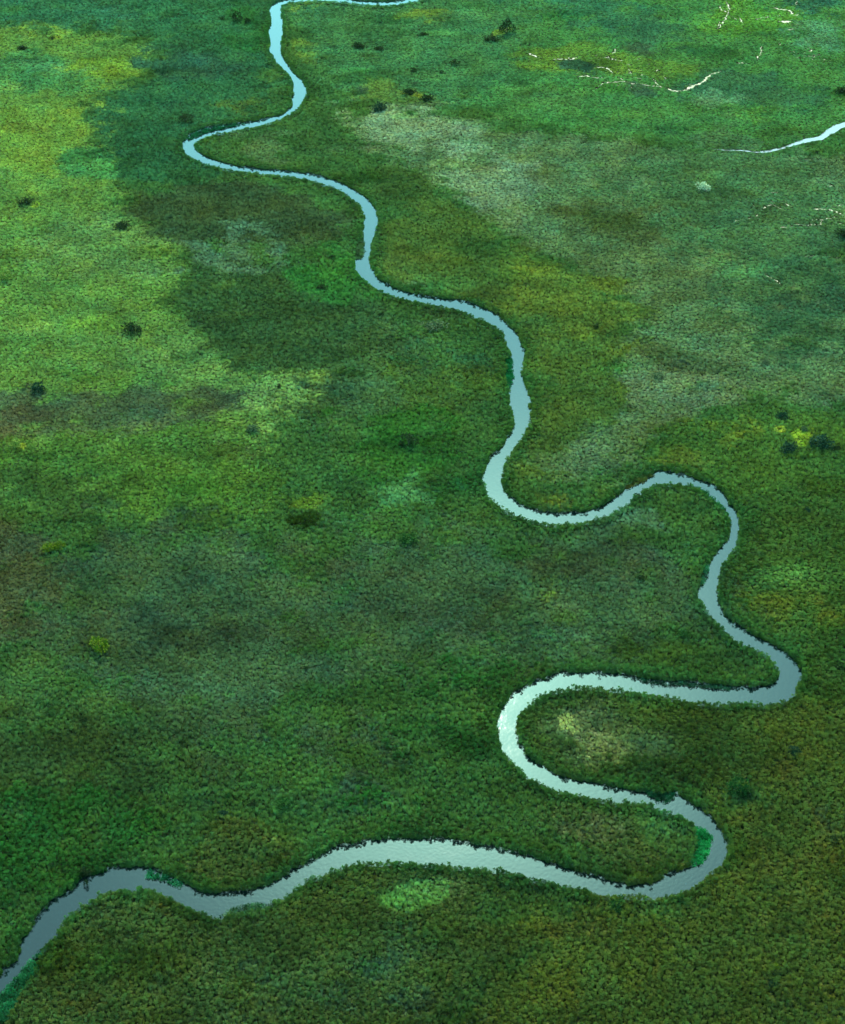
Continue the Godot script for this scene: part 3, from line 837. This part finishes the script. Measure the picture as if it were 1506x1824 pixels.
func make_cover() -> void:
	var meshes := [papyrus_mesh(11), sedge_mesh(56, 0.68, 0.095, 0.22), sedge_mesh(54, 0.78, 0.105, 0.22)]
	var where := [[], [], []]
	var tints := [PackedColorArray(), PackedColorArray(), PackedColorArray()]
	var fringe := linear_colour(40, 84, 36) * COLOUR_SCALE
	var z := -565.0
	var odd := false
	while z > -2220.0:
		var far := clampf((-z - 620.0) / 1300.0, 0.0, 1.0)
		var s := lerpf(1.15, 1.95, far)
		var depth := -z * cos(deg_to_rad(PITCH)) + EYE_HEIGHT * sin(deg_to_rad(PITCH))
		var half := depth * FULL_W * 0.5 / focal * 1.16 + 8.0
		var x := -half + (s * 0.5 if odd else 0.0)
		while x < half:
			var px := x + rng.randf_range(-0.42, 0.42) * s
			var pz := z + rng.randf_range(-0.42, 0.42) * s
			x += s
			var fx := int(px - X0)
			var fz := int(pz - Z0)
			if fx < 0 or fz < 0 or fx >= CW * 2 or fz >= CH * 2: continue
			var held := clear_mask[fz * CW * 2 + fx]
			if held and (held != 3 or rng.randf() < 0.94): continue
			var i := int((pz - Z0) / CELL) * CW + int((px - X0) / CELL)
			add_plant(px, pz, s, i, smoothstep(0.03, 0.16, bank_near[i] / 255.0), fringe, where, tints)
		z -= s * 0.87
		odd = not odd
	# the outermost row right at the waterline
	for line in [left_line, right_line]:
		var sign := 1.0 if line == left_line else -1.0
		for i in range(line.size() - 1):
			var a: Vector2 = line[i]
			var b: Vector2 = line[i + 1]
			var dir := (b - a).normalized()
			var away := Vector2(dir.y, -dir.x) * sign
			var n := maxi(1, int(a.distance_to(b) / 0.5))
			for q in n:
				var out := 0.65 + 2.2 * rng.randf() + 1.2 * clump_noise.get_noise_2d(a.x * 0.7 + q * 0.7, a.y * 0.7)
				var p := a.lerp(b, (q + rng.randf()) / n) + away * out
				var ci := int((p.y - Z0) / CELL) * CW + int((p.x - X0) / CELL)
				if ci < 0 or ci >= CW * CH: continue
				var mi := int(p.y - Z0) * CW * 2 + int(p.x - X0)
				if mi < 0 or mi >= clear_mask.size() or clear_mask[mi] == 2: continue
				add_plant(p.x, p.y, 1.1, ci, 1.0, fringe, where, tints)
				# low sedge leaning out over the water, here and there
				if clump_noise.get_noise_2d(p.x * 0.25, p.y * 0.25 + 400.0) + rng.randf_range(-0.35, 0.35) > -0.05:
					var low := a.lerp(b, (q + rng.randf()) / n) + away * rng.randf_range(-0.3, 1.2)
					var col := (Vector3(chart_r[ci], chart_g[ci], chart_b[ci]).lerp(fringe, 0.3)) * LEAF_LIGHT[1] * rng.randf_range(0.6, 1.3)
					var wide := rng.randf_range(0.8, 1.3)
					where[1].append(Transform3D(Basis(Vector3.UP, rng.randf() * TAU).scaled(Vector3(wide, rng.randf_range(0.7, 1.7), wide)), Vector3(low.x, 0.0, low.y)))
					tints[1].append(Color(col.x, col.y, col.z))
	var mat := plant_material(0.6, Color(0.64, 0.7, 0.4))
	var names := ["papyrus_bed", "marsh_sedge", "meadow_grass"]
	var labels := ["tall green and olive papyrus lining the river and its loops", "matted dull green sedge of the open marsh", "short pale grass of the lime and grey-green meadows"]
	for k in 3:
		print(names[k], " ", where[k].size())
		spread_copies(names[k], meshes[k], mat, where[k], tints[k], labels[k], ["papyrus", "sedge", "grass"][k])

func add_plant(px: float, pz: float, s: float, i: int, bank: float, fringe: Vector3, where: Array, tints: Array) -> void:
	var kind := chart_s[i]
	var h := chart_h[i]
	var c := Vector3(chart_r[i], chart_g[i], chart_b[i])
	if rng.randf() < bank:
		kind = 0
		h = maxf(h, lerpf(2.4, 1.6, clampf((-pz - 900.0) / 600.0, 0.0, 1.0)))
		c = c.lerp(fringe, 0.4)
	var lump := clump_noise.get_noise_2d(px, pz)
	h *= clampf(1.0 + 0.95 * lump, 0.35, 1.9) * rng.randf_range(0.7, 1.3)
	var broad := tint_noise.get_noise_2d(px, pz)
	var b: float = rng.randf_range(0.52, 1.5) * (1.0 + 0.4 * broad)
	var warm := rng.randf_range(-0.12, 0.14) + 0.22 * tint_noise.get_noise_2d(pz + 900.0, px)
	var k := s * rng.randf_range(0.5, 0.84)
	var turn := Basis(Vector3.UP, rng.randf() * TAU).scaled(Vector3(k, h, k))
	turn = Basis(Vector3(rng.randfn(), 0, rng.randfn()).normalized(), rng.randf_range(0.0, 0.22)) * turn
	where[kind].append(Transform3D(turn, Vector3(px, 0.0, pz)))
	var q: Vector3 = c * b * LEAF_LIGHT[kind]
	q = q.lerp(Vector3.ONE * (0.25 * q.x + 0.65 * q.y + 0.1 * q.z), 0.1)
	tints[kind].append(Color(q.x * (1.0 + warm), q.y, q.z * (1.0 - warm)))

# ---------------------------------------------------------------- bushes and small trees

func make_bushes() -> void:
	var crowns := [crown_mesh(7, 620, 1.0, 0.15), crown_mesh(9, 760, 0.8, 0.2), crown_mesh(6, 520, 1.25, 0.35), crown_mesh(11, 820, 0.6, 0.2)]
	var trunk := trunk_mesh()
	var bark := StandardMaterial3D.new()
	bark.albedo_color = Color(0.25, 0.21, 0.17)
	bark.roughness = 0.9
	var looks := {}
	for d in [["dark", Color(0.10, 0.155, 0.085)], ["teal", Color(0.09, 0.175, 0.125)], ["green", Color(0.10, 0.21, 0.09)], ["olive", Color(0.23, 0.30, 0.07)], ["dull", Color(0.20, 0.27, 0.18)], ["pale", Color(0.50, 0.58, 0.46)], ["lime", Color(0.30, 0.38, 0.16)]]:
		var m := plant_material(0.6, Color(0.3, 0.36, 0.2))
		m.albedo_color = d[1]
		looks[d[0]] = m
	# x, y, width in photograph pixels, height over width, crown shape, leaf colour, name, label, group
	var g_far := "dark bushes of the far plain"
	var list := [
		[40, 84, 18, 0.4, 3, "dark", "bush", "flat dark bush alone on the far teal-green grass left of the lime meadow's yellow patch"],
		[93, 67, 10, 0.5, 0, "dark", "bush", "tiny dark bush ringed by yellow grass at the lime meadow's far end"],
		[47, 358, 26, 0.45, 1, "dark", "bush", "dark oval bush with a bright yellow grass patch at its side"],
		[217, 401, 30, 0.4, 3, "dark", "bush", "dark oval bush just off the tip of the brown-green wedge"],
		[9, 491, 26, 0.7, 0, "lime", "bush", "bush with a bright sunlit rim cut by the meadow's left edge"],
		[235, 584, 32, 0.6, 1, "dark", "bush", "round dark bush in the middle of the lime meadow"],
		[65, 691, 26, 0.7, 0, "teal", "bush", "teal clumped bush just beyond the brown strip of grass"],
		[42, 694, 12, 0.5, 3, "dull", "bush", "low dull shrub touching the teal clumped bush"],
		[30, 789, 24, 0.5, 0, "lime", "bush", "pale green bush with yellow grass before it, nearer than the brown strip"],
		[452, 763, 24, 0.55, 1, "dull", "bush", "dull green bush where the lime meadow narrows to a tongue"],
		[498, 687, 10, 0.7, 0, "dark", "bush", "tiny dark bush on the bright tongue of the lime meadow"],
		[728, 784, 28, 0.7, 2, "dark", "bush", "dark ragged bush on lush ground left of the middle reach"],
		[728, 959, 36, 0.4, 3, "green", "bush", "wide low dark green bush beyond the centre sedge"],
		[90, 976, 26, 0.6, 0, "olive", "tree", "yellow-green spreading tree of two rounded crowns at the grey sedge's edge"],
		[107, 972, 18, 0.75, 2, "olive", "tree", "smaller yellow-tipped tree touching the spreading pair"],
		[174, 1149, 36, 0.65, 0, "olive", "tree", "lone yellow-green tree with a dark underside in the grey-teal sedge"],
		[150, 1282, 18, 0.5, 3, "dark", "bush", "small dark bush in the greener sedge below the lone yellow tree"],
		[545, 1190, 9, 0.7, 0, "dark", "bush", "very small dark bush beside a pale green tuft patch in the centre"],
		[330, 212, 26, 0.5, 2, "dark", "bush", "black ragged bush above the far left bend"],
		[395, 33, 12, 0.5, 0, "dark", "bush", "small left-hand bush of three in a row left of the far river"],
		[420, 30, 20, 0.7, 2, "dark", "bush", "tallest dark bush of three in a row left of the far river"],
		[440, 37, 14, 0.6, 0, "dark", "bush", "small ragged bush next to the river side of the tallest in its row"],
		[638, 80, 24, 0.4, 1, "dark", "bush", "wider of two neighbouring flat dark bushes right of the far river", g_far], [675, 86, 18, 0.35, 3, "dark", "bush", "smaller of two neighbouring flat dark bushes right of the far river", g_far], [755, 60, 16, 0.35, 3, "dark", "bush", "thin dark bush alone between the neighbouring pair and the spiky tree", g_far],
		[738, 125, 16, 0.4, 0, "dark", "bush", "small oval dark bush behind the bushes of the yellow streak", g_far], [786, 128, 10, 0.6, 0, "dark", "bush", "tiniest round dark bush on the far plain, next to a ragged one", g_far], [810, 111, 18, 0.45, 2, "dark", "bush", "ragged dark bush just behind the tiniest round one on the far plain", g_far],
		[902, 49, 28, 0.8, 2, "dark", "tree", "tall spiky dark tree on the far plain"],
		[878, 68, 24, 0.45, 1, "dark", "bush", "dark bush fringed with yellow grass at the foot of the spiky tree"],
		[729, 162, 26, 0.42, 3, "dark", "bush", "dark oval bush behind a streak of yellow grass"],
		[761, 173, 24, 0.42, 1, "dark", "bush", "dark oval bush at the right end of a yellow grass streak"],
		[678, 189, 32, 0.45, 1, "teal", "bush", "wide teal-dark bush at the edge of the pale grey grass"],
		[645, 160, 20, 0.5, 2, "dull", "bush", "dull ragged shrub above the wide teal-dark bush"],
		[740, 148, 12, 0.4, 3, "dull", "bush", "small dull shrub just behind the dark oval bush of the yellow streak"],
		[573, 512, 18, 0.5, 1, "dark", "bush", "dark bush in lush green ground left of the square notch"],
		[593, 458, 10, 0.6, 0, "dark", "bush", "tiny dark bush level with the square notch"],
		[681, 560, 11, 0.6, 0, "dark", "bush", "tiny dark bush below the thin reach after the square notch"],
		[775, 578, 36, 0.35, 3, "dull", "bush", "broad low grey-green thicket in the curve below the thin reach"],
		[1062, 582, 14, 0.5, 0, "dark", "bush", "small dark bush in the yellow-olive sedge"],
		[1173, 669, 24, 0.4, 3, "dull", "bush", "low dull bush in the grey grass tongue"],
		[1363, 643, 20, 0.45, 1, "dull", "bush", "dull oval bush alone on the grey-green plain"],
		[1394, 739, 22, 0.5, 3, "teal", "bush", "low teal bush behind the bright yellow patch"],
		[1406, 796, 32, 0.6, 1, "teal", "bush", "rounded blue-green bush left of the bright yellow patch"],
		[1465, 786, 40, 0.5, 1, "teal", "bush", "largest blue-green bush right of the bright yellow patch"],
		[1432, 764, 13, 0.7, 0, "dull", "bush", "small round-topped bush rising from the bright yellow patch"],
		[1417, 757, 8, 0.8, 0, "lime", "bush", "tiny rounded bush farthest back in the bright yellow patch", "tiny bushes of the yellow patch"],
		[1411, 762, 8, 0.8, 0, "lime", "bush", "tiny rounded bush just before the farthest-back one of the yellow patch", "tiny bushes of the yellow patch"],
		[1491, 797, 22, 0.4, 3, "dark", "bush", "low dark bush trailing beyond the largest blue-green bush"],
		[1499, 160, 24, 0.5, 1, "dark", "bush", "black bush at the right edge above the side stream"],
		[1502, 415, 24, 0.7, 1, "dark", "bush", "black bush at the right edge under the forked pale trail"],
		[1456, 271, 11, 0.4, 3, "dark", "bush", "tiny dark bush just below the side stream"],
		[1416, 1337, 24, 0.6, 0, "teal", "bush", "small round teal bush in the olive papyrus right of the loop"],
		[1313, 1400, 46, 0.65, 0, "green", "tree", "large dark green tree above the hairpin bend"],
		[1330, 1412, 26, 0.6, 1, "dark", "bush", "dark bush at the near foot of the large green tree"],
		[1485, 1496, 16, 0.7, 2, "dark", "bush", "black ragged bush alone in the papyrus right of the hairpin"],
		[1385, 1734, 18, 0.6, 1, "dark", "bush", "dark bush with a yellow palm behind it in the near papyrus"],
		[1377, 1752, 20, 0.5, 3, "teal", "bush", "low bush just in front of the dark one with the yellow palm"],
		[1101, 1610, 34, 0.5, 1, "green", "bush", "dark green bush on the near bank under the hairpin's tail"],
		[1500, 1187, 20, 0.5, 1, "dark", "bush", "dark bush at the right edge level with the sharp right bend"],
		[505, 1432, 32, 0.5, 1, "green", "bush", "largest dark bush in the dull sedge above the lower reach"],
		[450, 1432, 20, 0.45, 3, "dark", "bush", "low dark bush beside the largest one above the lower reach"],
		[397, 1449, 20, 0.45, 3, "teal", "bush", "low teal bush at the left of the bushes above the lower reach"],
		[407, 1418, 12, 0.7, 0, "green", "bush", "small green bush behind those above the lower reach"],
		[1141, 1029, 18, 0.45, 3, "dark", "bush", "dark bush on the brownish patch inside the right loop"],
		[1094, 1155, 14, 0.5, 0, "dark", "bush", "small dark bush above the straight reach"],
		[1220, 1129, 22, 0.45, 3, "green", "bush", "low green bush near the pinched bank's inner side"],
		[1088, 963, 14, 0.4, 3, "dark", "bush", "small dark bush just below the river's pale curve"],
		[1439, 908, 16, 0.45, 3, "teal", "bush", "small teal bush in the marsh right of the wide right bend"],
		[150, 1552, 22, 0.7, 1, "dark", "bush", "dark bush overhanging the water at the lower left bend"],
		[132, 1558, 16, 0.7, 2, "green", "bush", "green bush beside the dark overhanging one at the lower left bend"],
		[154, 1573, 10, 0.9, 2, "dark", "bush", "black drowned snag standing in the water at the lower left bend"],
		[1253, 331, 24, 0.6, 1, "pale", "bush", "whitish dead bush standing alone on the far plain"],
		[1383, 1724, 14, 0.7, 2, "olive", "tree", "small yellow-tipped palm rising behind a dark bush in the near papyrus"],
	]
	for d in list:
		var w: float = d[2] * metres_per_pixel(d[0], d[1])
		var i0 := int((on_ground(d[0], d[1]).y - Z0) / CELL) * CW + int((on_ground(d[0], d[1]).x - X0) / CELL)
		# it stands clear of the plants around it
		var h: float = w * d[3] + 0.5 * chart_h[clampi(i0, 0, CW * CH - 1)]
		# the mark is the middle of the crown as seen; the base stands where the crown's middle comes down
		var at := on_ground(d[0], d[1], h * 0.45)
		var root := Node3D.new()
		root.name = numbered(d[6])
		root.position = Vector3(at.x, 0.0, at.y)
		root.rotation.y = rng.randf() * TAU
		var c := MeshInstance3D.new()
		c.name = "crown"
		c.mesh = crowns[d[4]]
		c.material_override = looks[d[5]]
		c.scale = Vector3(w * 1.2, h * 1.7, w * 1.2 * rng.randf_range(0.75, 1.1))
		root.add_child(c)
		var t := MeshInstance3D.new()
		t.name = "trunk"
		t.mesh = trunk
		t.material_override = bark
		t.scale = Vector3(w * 0.9, h * 1.4, w * 0.9)
		root.add_child(t)
		tag(root, d[7], d[6], d[8] if d.size() > 8 else "bushes and small trees of the marsh")
		add_child(root)
